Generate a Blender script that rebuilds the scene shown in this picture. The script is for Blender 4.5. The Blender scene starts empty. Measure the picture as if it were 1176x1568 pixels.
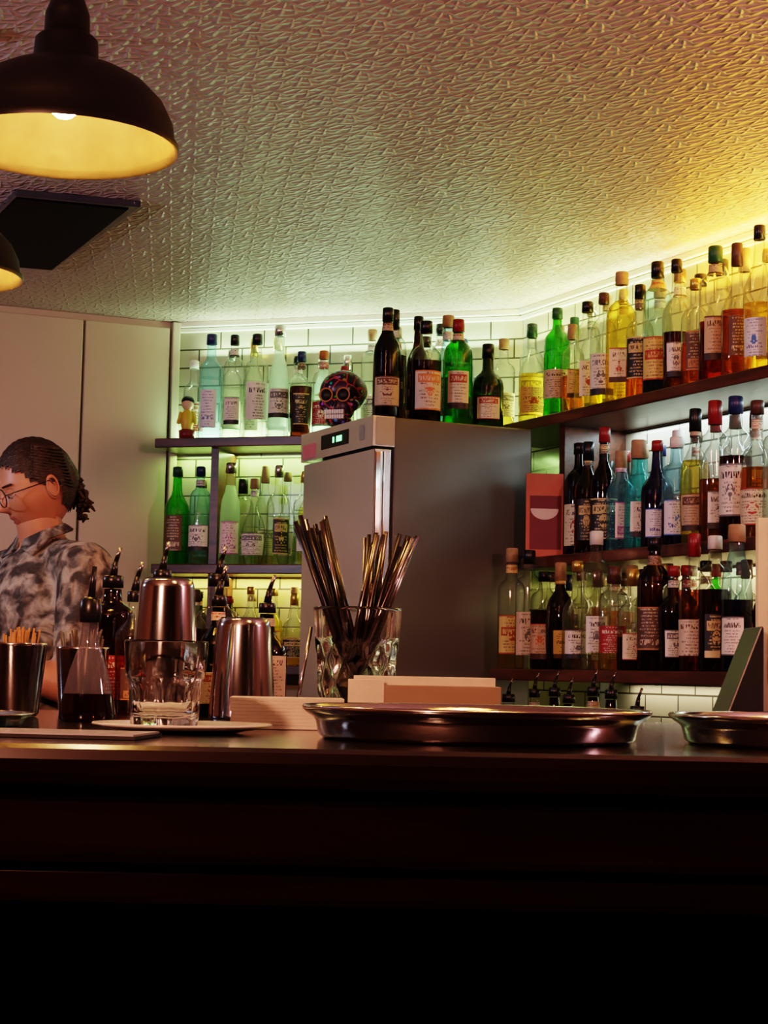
import bpy, bmesh, math, random
from mathutils import Vector, Matrix, Euler
random.seed(7)
scene = bpy.context.scene
COL = scene.collection
sin, cos, pi = math.sin, math.cos, math.pi

# ------------------------------------------------------------ materials
MATS = {}
def newmat(name):
    m = bpy.data.materials.new(name); m.use_nodes = True
    nt = m.node_tree; nt.nodes.clear()
    out = nt.nodes.new('ShaderNodeOutputMaterial')
    return m, nt, out
def pbsdf(nt, out, color=(.5,.5,.5), rough=.5, metal=0., **kw):
    b = nt.nodes.new('ShaderNodeBsdfPrincipled')
    b.inputs['Base Color'].default_value = (*color, 1)
    b.inputs['Roughness'].default_value = rough
    b.inputs['Metallic'].default_value = metal
    for k, v in kw.items():
        b.inputs[k.replace('_', ' ')].default_value = v
    nt.links.new(b.outputs[0], out.inputs[0])
    return b
def simple(name, color, rough=.5, metal=0., noise=0.06, nscale=30., bump=0., **kw):
    if name in MATS: return MATS[name]
    m, nt, out = newmat(name)
    b = pbsdf(nt, out, color, rough, metal, **kw)
    tc = nt.nodes.new('ShaderNodeTexCoord')
    n = nt.nodes.new('ShaderNodeTexNoise'); n.inputs['Scale'].default_value = nscale
    n.inputs['Detail'].default_value = 3
    nt.links.new(tc.outputs['Object'], n.inputs['Vector'])
    mx = nt.nodes.new('ShaderNodeMix'); mx.data_type = 'RGBA'
    mx.inputs[6].default_value = (*[c*(1-noise*2) for c in color], 1)
    mx.inputs[7].default_value = (*[min(1, c*(1+noise*2)) for c in color], 1)
    nt.links.new(n.outputs[0], mx.inputs[0]); nt.links.new(mx.outputs[2], b.inputs['Base Color'])
    if bump:
        bp = nt.nodes.new('ShaderNodeBump'); bp.inputs['Strength'].default_value = bump
        bp.inputs['Distance'].default_value = .002
        nt.links.new(n.outputs[0], bp.inputs['Height']); nt.links.new(bp.outputs[0], b.inputs['Normal'])
    MATS[name] = m
    return m
def emis(name, color, s):
    if name in MATS: return MATS[name]
    m, nt, out = newmat(name)
    e = nt.nodes.new('ShaderNodeEmission'); e.inputs[0].default_value = (*color, 1); e.inputs[1].default_value = s
    nt.links.new(e.outputs[0], out.inputs[0]); MATS[name] = m
    return m
def mth(nt, op, a, b=None, c=None):
    n = nt.nodes.new('ShaderNodeMath'); n.operation = op
    for i, v in enumerate((a, b, c)):
        if v is None: continue
        if isinstance(v, (int, float)): n.inputs[i].default_value = v
        else: nt.links.new(v, n.inputs[i])
    return n.outputs[0]
def mixc(nt, f, a, b):
    n = nt.nodes.new('ShaderNodeMix'); n.data_type = 'RGBA'
    if isinstance(f, (int, float)): n.inputs[0].default_value = f
    else: nt.links.new(f, n.inputs[0])
    for i, v in ((6, a), (7, b)):
        if isinstance(v, tuple): n.inputs[i].default_value = (*v[:3], 1)
        else: nt.links.new(v, n.inputs[i])
    return n.outputs[2]
def thin_glass(name, tint, body=.1, edge=.3):
    """clear/tinted bottle glass: tinted transparency, reflective towards grazing"""
    if name in MATS: return MATS[name]
    m, nt, out = newmat(name)
    lw = nt.nodes.new('ShaderNodeLayerWeight'); lw.inputs[0].default_value = .5
    f = lw.outputs['Facing']
    f3 = mth(nt, 'POWER', f, 2.)
    tcol = mixc(nt, f3, tint, tuple((c**1.8)*edge*.45 for c in tint))
    tr = nt.nodes.new('ShaderNodeBsdfTransparent'); nt.links.new(tcol, tr.inputs[0])
    df = nt.nodes.new('ShaderNodeBsdfTranslucent'); df.inputs[0].default_value = (*tint, 1)
    df2 = nt.nodes.new('ShaderNodeBsdfDiffuse'); df2.inputs[0].default_value = (*tint, 1)
    ad = nt.nodes.new('ShaderNodeMixShader'); ad.inputs[0].default_value = .15
    nt.links.new(df.outputs[0], ad.inputs[1]); nt.links.new(df2.outputs[0], ad.inputs[2])
    m1 = nt.nodes.new('ShaderNodeMixShader'); m1.inputs[0].default_value = body
    nt.links.new(tr.outputs[0], m1.inputs[1]); nt.links.new(ad.outputs[0], m1.inputs[2])
    gl = nt.nodes.new('ShaderNodeBsdfGlossy'); gl.inputs['Roughness'].default_value = .04
    gl.inputs[0].default_value = (1, 1, 1, 1)
    fr = mth(nt, 'MULTIPLY_ADD', mth(nt, 'POWER', f, 4.5), .7, .045)
    m2 = nt.nodes.new('ShaderNodeMixShader'); nt.links.new(fr, m2.inputs[0])
    nt.links.new(m1.outputs[0], m2.inputs[1]); nt.links.new(gl.outputs[0], m2.inputs[2])
    nt.links.new(m2.outputs[0], out.inputs[0]); MATS[name] = m
    return m
def label_mat(name, paper, ink, accent, band=.80, lines=13., em=.45):
    if name in MATS: return MATS[name]
    m, nt, out = newmat(name)
    b = pbsdf(nt, out, paper, .5)
    uv = nt.nodes.new('ShaderNodeUVMap'); sp = nt.nodes.new('ShaderNodeSeparateXYZ')
    nt.links.new(uv.outputs[0], sp.inputs[0]); u, v = sp.outputs[0], sp.outputs[1]
    oi = nt.nodes.new('ShaderNodeObjectInfo'); R = oi.outputs['Random']
    def rb(k, t): return mth(nt, 'GREATER_THAN', mth(nt, 'FRACT', mth(nt, 'MULTIPLY', R, k)), t)
    au = mth(nt, 'ABSOLUTE', mth(nt, 'SUBTRACT', u, .5))
    def text(freq, nl, thr, seed):
        vl = mth(nt, 'MULTIPLY', v, nl); row = mth(nt, 'FLOOR', vl); fv = mth(nt, 'FRACT', vl)
        cb = nt.nodes.new('ShaderNodeCombineXYZ')
        nt.links.new(mth(nt, 'MULTIPLY', u, freq), cb.inputs[0])
        nt.links.new(mth(nt, 'ADD', mth(nt, 'MULTIPLY', row, 7.3), mth(nt, 'MULTIPLY', fv, 1.1)), cb.inputs[1])
        nt.links.new(mth(nt, 'MULTIPLY_ADD', R, 90., seed), cb.inputs[2])
        nz = nt.nodes.new('ShaderNodeTexNoise'); nz.inputs['Scale'].default_value = 1.; nz.inputs['Detail'].default_value = 2
        nt.links.new(cb.outputs[0], nz.inputs['Vector'])
        wd = mth(nt, 'MULTIPLY_ADD', mth(nt, 'FRACT', mth(nt, 'MULTIPLY', mth(nt, 'SINE', mth(nt, 'MULTIPLY_ADD', row, 12.9, mth(nt, 'MULTIPLY', R, 50.))), 43.7)), .28, .12)
        return mth(nt, 'MULTIPLY', mth(nt, 'MULTIPLY', mth(nt, 'LESS_THAN', fv, .5), mth(nt, 'GREATER_THAN', nz.outputs[0], thr)), mth(nt, 'LESS_THAN', au, wd))
    col = mixc(nt, mth(nt, 'MULTIPLY', text(42., lines, .50, 0.), .75), paper, ink)
    ti = mth(nt, 'MULTIPLY', mth(nt, 'LESS_THAN', mth(nt, 'ABSOLUTE', mth(nt, 'SUBTRACT', v, band-.02)), .11), mth(nt, 'LESS_THAN', au, .40))
    col = mixc(nt, ti, col, paper)
    cbt = nt.nodes.new('ShaderNodeCombineXYZ'); nt.links.new(mth(nt, 'MULTIPLY', u, 17.), cbt.inputs[0]); nt.links.new(mth(nt, 'MULTIPLY', v, 6.), cbt.inputs[1]); nt.links.new(mth(nt, 'MULTIPLY', R, 33.), cbt.inputs[2])
    vz = nt.nodes.new('ShaderNodeTexVoronoi'); vz.feature = 'DISTANCE_TO_EDGE'; vz.inputs['Scale'].default_value = 1.; nt.links.new(cbt.outputs[0], vz.inputs['Vector'])
    gl = mth(nt, 'MULTIPLY', mth(nt, 'GREATER_THAN', vz.outputs['Distance'], .13), mth(nt, 'LESS_THAN', mth(nt, 'ABSOLUTE', mth(nt, 'SUBTRACT', v, band-.02)), .065))
    gl = mth(nt, 'MULTIPLY', gl, mth(nt, 'LESS_THAN', au, .36))
    inv = rb(5.3, .6)
    col = mixc(nt, mth(nt, 'MULTIPLY', gl, mth(nt, 'SUBTRACT', 1., inv)), col, ink)
    col = mixc(nt, mth(nt, 'MULTIPLY', ti, inv), col, accent)
    col = mixc(nt, mth(nt, 'MULTIPLY', mth(nt, 'MULTIPLY', gl, inv), .9), col, paper)
    dy = mth(nt, 'SUBTRACT', v, em)
    r = mth(nt, 'SQRT', mth(nt, 'ADD', mth(nt, 'MULTIPLY', au, au), mth(nt, 'MULTIPLY', dy, dy)))
    n3 = nt.nodes.new('ShaderNodeTexNoise'); n3.inputs['Scale'].default_value = 9.; n3.inputs['Distortion'].default_value = 1.
    cb3 = nt.nodes.new('ShaderNodeCombineXYZ'); nt.links.new(au, cb3.inputs[0]); nt.links.new(v, cb3.inputs[1]); nt.links.new(mth(nt, 'MULTIPLY', R, 60.), cb3.inputs[2]); nt.links.new(cb3.outputs[0], n3.inputs['Vector'])
    e = rb(11.7, .45)
    col = mixc(nt, mth(nt, 'MULTIPLY', e, mth(nt, 'LESS_THAN', r, .19)), col, paper)
    shp = mth(nt, 'MULTIPLY', mth(nt, 'LESS_THAN', r, .17), mth(nt, 'GREATER_THAN', n3.outputs[0], .5))
    col = mixc(nt, mth(nt, 'MULTIPLY', e, shp), col, accent)
    bo = mth(nt, 'GREATER_THAN', mth(nt, 'ABSOLUTE', mth(nt, 'SUBTRACT', v, .5)), .465)
    col = mixc(nt, mth(nt, 'MULTIPLY', bo, rb(2.9, .4)), col, accent)
    ft = mth(nt, 'LESS_THAN', v, .16)
    col = mixc(nt, mth(nt, 'MULTIPLY', ft, rb(8.1, .6)), col, ink)
    nt.links.new(col, b.inputs['Base Color']); MATS[name] = m
    return m
def wood(name, c1, c2, rough=.35, scale=6., axis='X', coat=0.):
    if name in MATS: return MATS[name]
    m, nt, out = newmat(name)
    b = pbsdf(nt, out, c1, rough); b.inputs['Coat Weight'].default_value = coat
    b.inputs['Coat Roughness'].default_value = .08
    tc = nt.nodes.new('ShaderNodeTexCoord'); mp = nt.nodes.new('ShaderNodeMapping')
    s = [10, 10, 10]; s['XYZ'.index(axis)] = 1.
    mp.inputs['Scale'].default_value = s
    nt.links.new(tc.outputs['Object'], mp.inputs[0])
    n = nt.nodes.new('ShaderNodeTexNoise'); n.inputs['Scale'].default_value = scale; n.inputs['Detail'].default_value = 6
    n.inputs['Distortion'].default_value = .6
    nt.links.new(mp.outputs[0], n.inputs['Vector'])
    cr = nt.nodes.new('ShaderNodeValToRGB')
    cr.color_ramp.elements[0].position = .35; cr.color_ramp.elements[0].color = (*c1, 1)
    cr.color_ramp.elements[1].position = .65; cr.color_ramp.elements[1].color = (*c2, 1)
    nt.links.new(n.outputs[0], cr.inputs[0]); nt.links.new(cr.outputs[0], b.inputs['Base Color'])
    MATS[name] = m
    return m

# ------------------------------------------------------------ mesh builder
class MB:
    def __init__(s): s.v = []; s.f = []; s.m = []; s.uv = {}; s.flat = set()
    def add(s, verts, faces, mat=0, M=None, uvs=None, flat=False):
        o = len(s.v)
        for p in verts:
            p = Vector(p); s.v.append(M @ p if M else p)
        for i, f in enumerate(faces):
            if flat: s.flat.add(len(s.f))
            if uvs: s.uv[len(s.f)] = [uvs[k] for k in f]
            s.f.append([o+k for k in f]); s.m.append(mat)
    def lathe(s, prof, seg=24, mat=0, c=(0, 0, 0), M=None, rf=None, matf=None):
        vs = []; fs = []; c = Vector(c)
        for (z, r) in prof:
            for i in range(seg):
                a = 2*pi*i/seg
                k = rf(z, r, a) if rf else 1.
                vs.append((c.x+r*k*cos(a), c.y+r*k*sin(a), c.z+z))
        n = len(prof)
        for j in range(n-1):
            for i in range(seg):
                i2 = (i+1) % seg
                fs.append((j*seg+i, j*seg+i2, (j+1)*seg+i2, (j+1)*seg+i))
        s.add(vs, fs, mat, M)
        if matf:
            for j in range(n-1):
                for i in range(seg):
                    s.m[len(s.m)-len(fs)+j*seg+i] = matf((prof[j][0]+prof[j+1][0])/2)
    def box(s, x0, x1, y0, y1, z0, z1, mat=0, M=None):
        vs = [(x, y, z) for z in (z0, z1) for y in (y0, y1) for x in (x0, x1)]
        s.add(vs, [(0, 2, 3, 1), (4, 5, 7, 6), (0, 1, 5, 4), (2, 6, 7, 3), (0, 4, 6, 2), (1, 3, 7, 5)], mat, M, flat=True)
    def tube(s, p0, p1, r0, r1=None, seg=8, mat=0, M=None):
        r1 = r0 if r1 is None else r1
        p0 = Vector(p0); p1 = Vector(p1); d = p1-p0
        q = d.to_track_quat('Z', 'Y').to_matrix().to_4x4()
        T = Matrix.Translation(p0) @ q
        if M: T = M @ T
        L = d.length
        s.lathe([(0, 1e-5), (0, r0), (L, r1), (L, 1e-5)], seg, mat, M=T)
    def ell(s, c, r, mat=0, seg=16, rings=10, M=None, R=None):
        c = Vector(c); T = Matrix.Translation(c)
        if R is not None: T = T @ R
        T = T @ Matrix.Diagonal((r[0], r[1], r[2], 1))
        if M: T = M @ T
        s.lathe([(-cos(pi*j/rings), max(1e-4, sin(pi*j/rings))) for j in range(rings+1)], seg, mat, M=T)
    def cap(s, p0, p1, r0, r1, mat=0, seg=14):
        s.ell(p0, (r0,)*3, mat, seg, 10); s.ell(p1, (r1,)*3, mat, seg, 10); s.tube(p0, p1, r0, r1, seg, mat)
    def prism(s, pts, z0, z1, mat=0, M=None):
        n = len(pts)
        vs = [(x, y, z0) for x, y in pts]+[(x, y, z1) for x, y in pts]
        fs = [tuple(range(n))[::-1], tuple(range(n, 2*n))]+[(i, (i+1) % n, n+(i+1) % n, n+i) for i in range(n)]
        s.add(vs, fs, mat, M, flat=True)
    def torus(s, c, R, r, mat=0, M=None, seg=32, t=8, ax=None):
        vs = []; fs = []
        for i in range(seg):
            a = 2*pi*i/seg
            for j in range(t):
                b = 2*pi*j/t
                vs.append(((R+r*cos(b))*cos(a), (R+r*cos(b))*sin(a), r*sin(b)))
        for i in range(seg):
            for j in range(t):
                fs.append((i*t+j, ((i+1) % seg)*t+j, ((i+1) % seg)*t+(j+1) % t, i*t+(j+1) % t))
        T = Matrix.Translation(Vector(c))
        if ax is not None: T = T @ ax
        if M: T = M @ T
        s.add(vs, fs, mat, T)
    def obj(s, name, mats, loc=(0, 0, 0), rot=0., parent=None, bevel=0., smooth=True, rotm=None):
        me = bpy.data.meshes.new(name)
        me.from_pydata([tuple(p) for p in s.v], [], s.f)
        for m in mats: me.materials.append(m)
        for i, p in enumerate(me.polygons):
            p.material_index = s.m[i]; p.use_smooth = smooth and (i not in s.flat)
        if s.uv:
            l = me.uv_layers.new(name='UVMap')
            for i, p in enumerate(me.polygons):
                if i in s.uv:
                    for k, li in enumerate(p.loop_indices): l.data[li].uv = s.uv[i][k]
        bm = bmesh.new(); bm.from_mesh(me); bmesh.ops.recalc_face_normals(bm, faces=bm.faces); bm.to_mesh(me); bm.free()
        o = bpy.data.objects.new(name, me); COL.objects.link(o)
        o.location = loc
        if rotm is not None: o.rotation_euler = rotm
        else: o.rotation_euler = (0, 0, rot)
        if parent: o.parent = parent
        if bevel:
            bv = o.modifiers.new('Bevel', 'BEVEL'); bv.width = bevel; bv.segments = 2; bv.limit_method = 'ANGLE'; bv.angle_limit = .7
        return o
def empty(name, loc=(0, 0, 0), rot=0., rotm=None):
    e = bpy.data.objects.new(name, None); COL.objects.link(e); e.location = loc
    e.rotation_euler = rotm if rotm is not None else (0, 0, rot); e.empty_display_size = .1
    return e

# ------------------------------------------------------------ layout constants (metres)
ZC = 1.185; CEIL = 2.31; ZBAR = 1.12
W1 = Vector((-.685, 5.80)); W2 = Vector((.418, 5.47))
AB = math.atan2(W2.y-W1.y, W2.x-W1.x); LB = (W2-W1).length
AR = math.atan2(-.897, .441)
W0 = Vector((-2.3, 5.089)); AL = math.atan2(W1.y-W0.y, W1.x-W0.x); LL = (W1-W0).length
def fr(o, ang, x, d):
    return Vector((o.x+x*cos(ang)+d*sin(ang), o.y+x*sin(ang)-d*cos(ang)))
def PB(x, d): return fr(W1, AB, x, d)
def PR(x, d): return fr(W2, AR, x, d)

# ------------------------------------------------------------ room
def tile_mat():
    m, nt, out = newmat('cream_subway_tile')
    b = pbsdf(nt, out, (.7, .7, .66), .18)
    tc = nt.nodes.new('ShaderNodeTexCoord'); sp = nt.nodes.new('ShaderNodeSeparateXYZ'); cb = nt.nodes.new('ShaderNodeCombineXYZ')
    nt.links.new(tc.outputs['Object'], sp.inputs[0]); nt.links.new(sp.outputs[0], cb.inputs[0]); nt.links.new(sp.outputs[2], cb.inputs[1])
    br = nt.nodes.new('ShaderNodeTexBrick'); nt.links.new(cb.outputs[0], br.inputs['Vector'])
    br.inputs['Color1'].default_value = (.38, .35, .26, 1); br.inputs['Color2'].default_value = (.31, .285, .21, 1)
    br.inputs['Mortar'].default_value = (.05, .045, .03, 1)
    br.inputs['Scale'].default_value = 1.; br.inputs['Mortar Size'].default_value = .0028
    br.inputs['Mortar Smooth'].default_value = .2
    br.inputs['Brick Width'].default_value = .15; br.inputs['Row Height'].default_value = .06
    nt.links.new(br.outputs[0], b.inputs['Base Color'])
    bp = nt.nodes.new('ShaderNodeBump'); bp.invert = True; bp.inputs['Strength'].default_value = .5; bp.inputs['Distance'].default_value = .003
    nt.links.new(br.outputs[1], bp.inputs['Height']); nt.links.new(bp.outputs[0], b.inputs['Normal'])
    return m
TILE = tile_mat()
def ceil_mat():
    m, nt, out = newmat('embossed_ceiling_paper')
    b = pbsdf(nt, out, (.50, .38, .345), .27)
    tc = nt.nodes.new('ShaderNodeTexCoord'); mp = nt.nodes.new('ShaderNodeMapping')
    mp.inputs['Rotation'].default_value = (0, 0, .35)
    nt.links.new(tc.outputs['Object'], mp.inputs[0])
    def layer(off, S, fq):
        sp = nt.nodes.new('ShaderNodeSeparateXYZ'); nt.links.new(mp.outputs[0], sp.inputs[0])
        xs = mth(nt, 'MULTIPLY_ADD', sp.outputs[0], S, off); ys = mth(nt, 'MULTIPLY_ADD', sp.outputs[1], S, off*.7)
        iy = mth(nt, 'FLOOR', ys)
        xs = mth(nt, 'ADD', xs, mth(nt, 'MULTIPLY', mth(nt, 'FLOORED_MODULO', iy, 2.), .5))
        ix = mth(nt, 'FLOOR', xs)
        lx = mth(nt, 'SUBTRACT', mth(nt, 'FRACT', xs), .5); ly = mth(nt, 'SUBTRACT', mth(nt, 'FRACT', ys), .5)
        cb = nt.nodes.new('ShaderNodeCombineXYZ'); nt.links.new(mth(nt, 'FLOORED_MODULO', ix, 2.), cb.inputs[0]); nt.links.new(mth(nt, 'FLOORED_MODULO', iy, 2.), cb.inputs[1]); cb.inputs[2].default_value = off
        wn = nt.nodes.new('ShaderNodeTexWhiteNoise'); nt.links.new(cb.outputs[0], wn.inputs['Vector'])
        a = mth(nt, 'MULTIPLY_ADD', wn.outputs[0], 1.2, .1+off)
        ca = mth(nt, 'COSINE', a); sa = mth(nt, 'SINE', a)
        p = mth(nt, 'ADD', mth(nt, 'MULTIPLY', lx, ca), mth(nt, 'MULTIPLY', ly, sa))
        q = mth(nt, 'SUBTRACT', mth(nt, 'MULTIPLY', ly, ca), mth(nt, 'MULTIPLY', lx, sa))
        k = mth(nt, 'MULTIPLY', mth(nt, 'DIVIDE', p, mth(nt, 'ADD', q, 1.1)), fq)
        s = mth(nt, 'POWER', mth(nt, 'MULTIPLY_ADD', mth(nt, 'COSINE', k), .5, .5), 3.5)
        r = mth(nt, 'SQRT', mth(nt, 'ADD', mth(nt, 'MULTIPLY', lx, lx), mth(nt, 'MULTIPLY', ly, ly)))
        msk = nt.nodes.new('ShaderNodeMapRange'); msk.inputs[1].default_value = .58; msk.inputs[2].default_value = .42
        nt.links.new(r, msk.inputs[0])
        return mth(nt, 'MULTIPLY', s, msk.outputs[0])
    h = mth(nt, 'MAXIMUM', layer(0., 1/.060, 19.), layer(1.37, 1/.060, 15.))
    n4 = nt.nodes.new('ShaderNodeTexNoise'); n4.inputs['Scale'].default_value = 7; nt.links.new(mp.outputs[0], n4.inputs['Vector'])
    h = mth(nt, 'ADD', h, mth(nt, 'MULTIPLY', n4.outputs[0], 1.2))
    bp = nt.nodes.new('ShaderNodeBump'); bp.inputs['Strength'].default_value = 1.; bp.inputs['Distance'].default_value = .0040
    nt.links.new(h, bp.inputs['Height']); nt.links.new(bp.outputs[0], b.inputs['Normal'])
    return m
CEILM = ceil_mat()
CREAM = simple('cream_painted_panel', (.44, .385, .29), .32, noise=.02, nscale=4)
PLAST = simple('warm_plaster', (.26, .13, .08), .6, noise=.1, nscale=6)
WHITE = simple('white_gloss_trim', (.72, .70, .62), .3, noise=.02)
FLOORM = wood('floor_boards', (.05, .025, .015), (.10, .05, .03), .4, 4., 'Y')
SHELFW = wood('dark_shelf_wood', (.055, .018, .010), (.14, .045, .024), .32, 5., 'X')
MAHOG = wood('mahogany_bar', (.0055, .0014, .001), (.012, .003, .002), .20, 4., 'X', coat=.5)
BLACKP = simple('black_paint', (.008, .007, .007), .5)

def wall(name, o, ang, L, mat, x0=0.):
    b = MB(); b.box(x0, L, 0, .1, 0, CEIL, 0)
    return b.obj(name, [mat], (o.x, o.y, 0), ang)
wall('wall_back', W1, AB, LB, TILE)
wall('wall_right_tiled', W2, AR, 2.6, TILE)
wall('wall_back_left', W0, AL, LL, CREAM)
PE = PR(2.6, 0)
wall('wall_right', Vector((PE.x, PE.y)), -pi/2, PE.y+1.5, PLAST)
wall('wall_left', Vector((-2.3, -1.5)), pi/2, 1.5+5.089, PLAST)
wall('wall_front', Vector((PE.x, -1.5)), pi, PE.x+2.3, PLAST)
room = [(-2.4, -1.6), (PE.x+.1, -1.6), (PE.x+.1, PE.y+.05), (W2.x+.12, W2.y+.08), (W1.x+.05, W1.y+.12), (-2.4, 5.15)]
b = MB(); b.prism(room, -.08, 0); b.obj('floor', [FLOORM])
b = MB(); b.prism(room, CEIL, CEIL+.08); b.obj('ceiling', [CEILM])
def trim(name, o, ang, L):
    b = MB(); b.box(.0, L, -.022, .0, CEIL-.018, CEIL, 0); b.box(.0, L, -.012, 0, CEIL-.034, CEIL-.020, 0)
    b.obj(name, [WHITE], (o.x, o.y, 0), ang, bevel=.003)
trim('trim_1', W1, AB, LB); trim('trim_2', W2, AR, 2.58)
b = MB(); b.box(LL-.028, LL-.001, -.03, 0, 0, CEIL-.002, 0); b.obj('trim_3', [CREAM], (W0.x, W0.y, 0), AL, bevel=.004)
for i, (q0, q1) in enumerate(((.034, .315), (.322, .62), (.627, .92))):
    b = MB(); b.box(LL-q1, LL-q0, -.022, -.001, .01, CEIL-.022)
    b.box(LL-q1+.03, LL-q1+.045, -.05, -.022, .95, 1.10, 1)
    b.obj('door_%d' % (i+1), [CREAM, simple('brushed_steel', (.5, .48, .45), .3, 1.)], (W0.x, W0.y, 0), AL, bevel=.004)

# ------------------------------------------------------------ shelves
TOPB, MIDB, LOWB = 1.905, 1.508, 1.200
TOPR, MIDR, LOWR = 1.895, 1.500, 1.200
def shelf(name, o, ang, x0, x1, dep, ztop, th=.03):
    b = MB(); b.box(x0, x1, -dep, -.001, ztop-th, ztop); return b.obj(name, [SHELFW], (o.x, o.y, 0), ang, bevel=.003)
shelf('wall_shelf', W1, AB, .012, LB-.11, .19, TOPB)
shelf('wall_shelf', W1, AB, .012, LB-.11, .19, MIDB)
shelf('wall_shelf', W1, AB, .012, LB-.11, .19, LOWB)
shelf('wall_shelf', W2, AR, .12, 2.4, .25, TOPR)
shelf('wall_shelf', W2, AR, .53, 2.4, .31, MIDR)
shelf('wall_shelf', W2, AR, .56, 2.4, .42, LOWR)
b = MB(); b.box(.189, .215, -.15, -.001, MIDB+.0005, TOPB-.0305); b.obj('shelf_upright', [SHELFW], (W1.x, W1.y, 0), AB)
b = MB(); b.box(.189, .215, -.15, -.001, LOWB+.0005, MIDB-.0305); b.obj('shelf_upright', [SHELFW], (W1.x, W1.y, 0), AB)
b = MB(); b.box(.545, .573, -.20, -.001, MIDR+.0005, TOPR-.0305); b.obj('shelf_upright', [SHELFW], (W2.x, W2.y, 0), AR)
e = empty('back_bar_cabinet', (W2.x, W2.y, 0), AR)
b = MB(); b.box(.56, 2.4, -.56, -.001, 0.08, .89); b.box(.57, 2.39, -.52, -.01, 0, .08, 1); b.obj('carcass', [SHELFW, BLACKP], parent=e)
b = MB(); b.box(.55, 2.42, -.58, -.001, .8905, .92); b.obj('worktop', [MAHOG], parent=e, bevel=.004)
b = MB()
for i in range(4): b.box(.58+i*.455, 1.02+i*.455, -.58, -.5605, .10, .87)
b.obj('cabinet_doors', [SHELFW], parent=e, bevel=.004)

# ------------------------------------------------------------ bottles
GL = {
 'clear': thin_glass('glass_clear', (.95, .965, .94), .02, .5),
 'frost': thin_glass('glass_frosted', (.86, .92, .88), .30, .8),
 'aqua': thin_glass('glass_aqua', (.68, .88, .96), .06, .6),
 'teal': thin_glass('glass_teal', (.40, .84, .82), .08, .6),
 'green': thin_glass('glass_green', (.13, .60, .08), .12, .5),
 'dkgreen': thin_glass('glass_dark_green', (.05, .12, .04), .08, .4),
 'brown': thin_glass('glass_brown', (.14, .05, .02), .10, .4),
 'black': thin_glass('glass_black', (.015, .012, .012), .3, .4),
 'amber': thin_glass('liquid_amber', (.78, .40, .11), .07, .6),
 'gold': thin_glass('liquid_gold', (.93, .76, .30), .07, .6),
 'orange': thin_glass('liquid_orange', (.60, .27, .09), .07, .6),
 'red': thin_glass('liquid_red', (.38, .09, .05), .08, .5),
 'yellow': thin_glass('liquid_yellow', (.96, .88, .20), .10, .7),
 'pale': thin_glass('liquid_pale', (.94, .95, .87), .04, .5),
 'dark': thin_glass('liquid_dark', (.22, .08, .035), .08, .5),
 'blue': thin_glass('liquid_blue', (.06, .08, .20), .10, .5),
}
LB_ = {
 'white': label_mat('label_white', (.80, .78, .72), (.03, .03, .04), (.15, .15, .17)),
 'cream': label_mat('label_cream', (.76, .68, .50), (.05, .03, .02), (.38, .06, .03), .82),
 'blue': label_mat('label_blue', (.70, .74, .80), (.03, .07, .28), (.05, .18, .52), .3),
 'orange': label_mat('label_orange', (.72, .60, .48), (.08, .04, .03), (.66, .22, .07), .82, 11, .5),
 'black': label_mat('label_black', (.02, .018, .018), (.75, .62, .36), (.62, .47, .22), .75),
 'red': label_mat('label_red', (.36, .03, .025), (.84, .77, .64), (.78, .72, .60), .8),
 'green': label_mat('label_green', (.76, .75, .58), (.03, .14, .05), (.06, .28, .10), .8),
 'yellow': label_mat('label_yellow', (.72, .54, .18), (.10, .04, .01), (.40, .07, .02), .6),
 'pink': label_mat('label_pink', (.78, .66, .65), (.22, .05, .12), (.40, .12, .32), .25),
 'tan': label_mat('label_tan', (.52, .41, .27), (.04, .025, .02), (.10, .04, .02), .85),
 'brownl': label_mat('label_brown', (.11, .06, .04), (.70, .60, .42), (.50, .24, .10), .2),
}
CP = {
 'black': simple('cap_black', (.008, .008, .010), .3), 'navy': simple('cap_navy', (.015, .03, .12), .35),
 'red': simple('cap_red', (.24, .015, .015), .35), 'gold': simple('cap_gold', (.70, .48, .14), .3, .8),
 'cork': simple('cap_cork', (.36, .24, .13), .7, noise=.2, nscale=80), 'white': simple('cap_white', (.72, .72, .68), .4),
 'brown': simple('cap_brown', (.08, .035, .02), .4), 'green': simple('cap_green', (.015, .09, .035), .4),
 'orange': simple('cap_orange', (.42, .13, .04), .4), 'silver': simple('cap_silver', (.7, .7, .68), .25, 1.),
 'spout': simple('pourer_steel', (.30, .27, .25), .2, 1.),
}
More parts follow.
